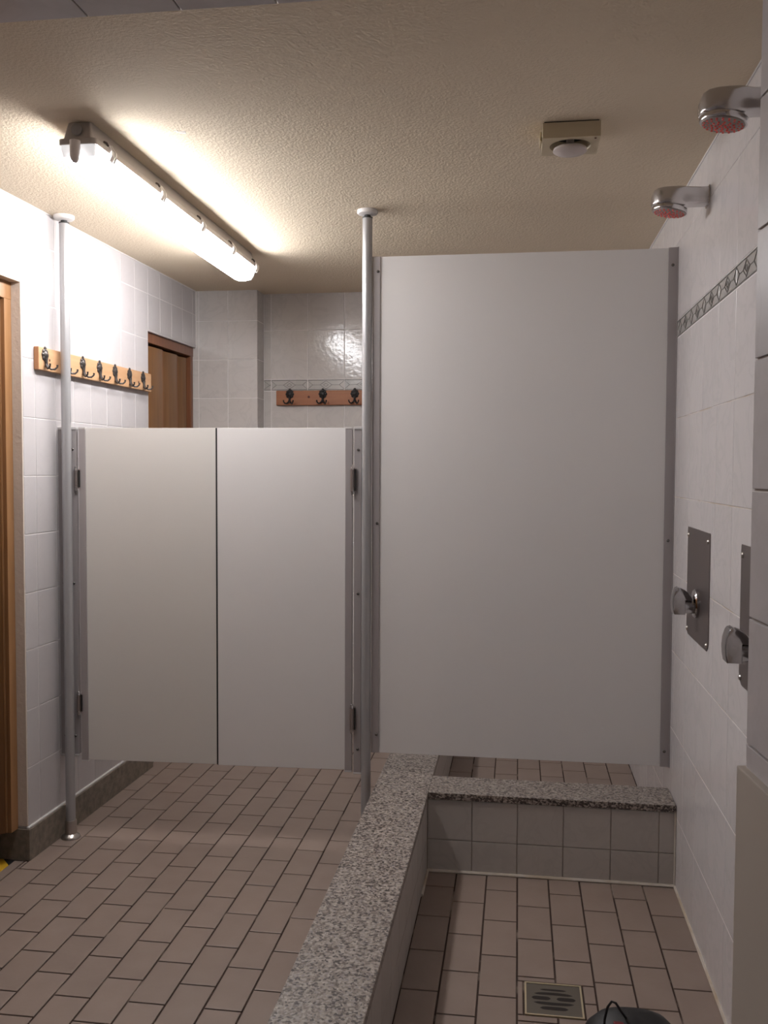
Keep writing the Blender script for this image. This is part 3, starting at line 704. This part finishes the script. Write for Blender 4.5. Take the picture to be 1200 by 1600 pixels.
# ------------------------------------------------------------------ coat hook rails
def hook_parts(parent, m, P, q=0.0):
    "hook standing proud along +x in its own frame, width along y"
    mb = MB()
    # flower plate
    for k in range(8):
        a = 2*PI*k/8; mb.lathe([(.0095, .0), (.0090, .003), (.0045, .0055), (.0008, .006)], (0, .0150*math.cos(a), .018+.0165*math.sin(a)), 'x', 8)
    mb.lathe([(.017, 0), (.016, .005), (.008, .010), (.001, .011)], (0, 0, .018), 'x', 14)
    mb.tube([(.004, 0, .004), (.006, 0, -.012), (.008, 0, -.028)], [.0085, .0055, .0080], 8)
    mb.lathe([(.008, 0), (.007, .004), (.001, .006)], (0, 0, .042), 'x', 8)
    h = mb.obj('coat_hook', m, parent); h.location = P; h.rotation_euler = (0, 0, q)
    for sg in (-1, 1):
        pts = [(.006, sg*.002, -.016), (.010, sg*.006, -.026), (.018, sg*.013, -.034), (.028, sg*.021, -.034), (.035, sg*.026, -.026), (.036, sg*.027, -.017)]
        MB().tube(pts, [.0045, .0045, .0042, .0038, .0034, .0042], 8).obj('prong', m, h)
    return h
r = empty('coat_rack', (-1.790, 3.16, 0), -A); tag(r, 'light pine coat rail with dark iron hooks on the white left wall', 'coat rack')
me = MB().box(0, .021, 3.247-3.16, 4.262-3.16, 1.826, 1.912, .004).mesh('board', M['pine']); me.materials.append(M['pine_end'])
for p in me.polygons:
    if abs(p.normal.y) > .8: p.material_index = 1
link('board', me, None, r)
ref = None
for yy in (3.291, 3.447, 3.583, 3.729, 3.874, 4.020, 4.166):
    if ref is None: ref = hook_parts(r, M['iron'], (.021, yy-3.16, 1.866))
    else:
        c = copy_tree(ref, r); c.location = (.021, yy-3.16, 1.866)
for yy, z in ((3.325, 1.868), (4.118, 1.860)): MB().lathe([(.006, .0), (.005, .001)], (.0208, yy-3.16, z), 'x', 10).obj('knot', M['knot'], r)
r = empty('coat_rack', (-1.060, YB, 0), 0); tag(r, 'orange brown pine coat rail with black hooks below the grey border on the back wall', 'coat rack')
MB().box(-1.330+1.06, -.800+1.06, -.021, 0, 1.812, 1.893, .004).obj('board', M['pine_red'], r)
ref = None
for x in (-1.252, -1.066, -.888):
    if ref is None: ref = hook_parts(r, M['iron_black'], (x+1.06, -.021, 1.855), -PI/2)
    else: c = copy_tree(ref, r); c.location = (x+1.06, -.021, 1.855)
MB().lathe([(.007, -.0215), (.004, -.0222)], (-1.145+1.06, 0, 1.857), 'y', 10).obj('knot', M['knot'], r)

# ------------------------------------------------------------------ hazard tape in the first doorway
o = MB().box(-.07, 0, -.55, .0, 0, .0006).obj('hazard_tape', M['tape'], None, (-1.838, 3.162, .0002))
tag(o, 'yellow and black striped hazard tape on the floor in left doorway', 'tape')

# ------------------------------------------------------------------ black bag
r = empty('toiletry_bag', (.268, 2.09, 0)); tag(r, 'black rounded nylon bag with loop standing on shower floor at bottom edge', 'bag')
rings = []
for (z, rx, ry) in ((.0, .098, .070), (.008, .112, .082), (.05, .122, .090), (.11, .126, .094), (.160, .120, .090), (.195, .103, .078), (.220, .078, .058), (.234, .048, .036), (.240, .016, .012)):
    rings.append([(rx*math.copysign(abs(math.cos(a))**.85, math.cos(a)), ry*math.copysign(abs(math.sin(a))**.85, math.sin(a)), z*(1+.006*math.sin(3*a))) for a in [2*PI*k/40 for k in range(40)]])
MB().loft(rings, True).obj('body', M['black'], r, sharp=60)
MB().tube([(.1*math.cos(a)*1.0, .005+.012*math.sin(a*2), .04+.172*math.sin(a)) for a in [PI*k/24 for k in range(1, 24)]], .0035, 6).obj('zip', M['rubber'], r)
MB().tube([(-.066, -.030, .205), (-.065, -.032, .240), (-.059, -.032, .268), (-.050, -.030, .280), (-.041, -.028, .276), (-.030, -.024, .258), (-.016, -.016, .236)], .0028, 8).obj('loop', M['black'], r)
MB().box(-.046, -.022, -.040, -.026, .222, .2345, .003).obj('red_patch', M['red'], r)
mb = MB()
for k, (x, h_) in enumerate(((-.058, .009), (-.050, .012), (-.044, .008), (-.036, .010), (-.026, .006))): mb.box(x, x+.004, -.0625, -.055, .196+.002*k, .196+.002*k+h_*.7)
mb.obj('printed_mark', M['pale_print'], r)
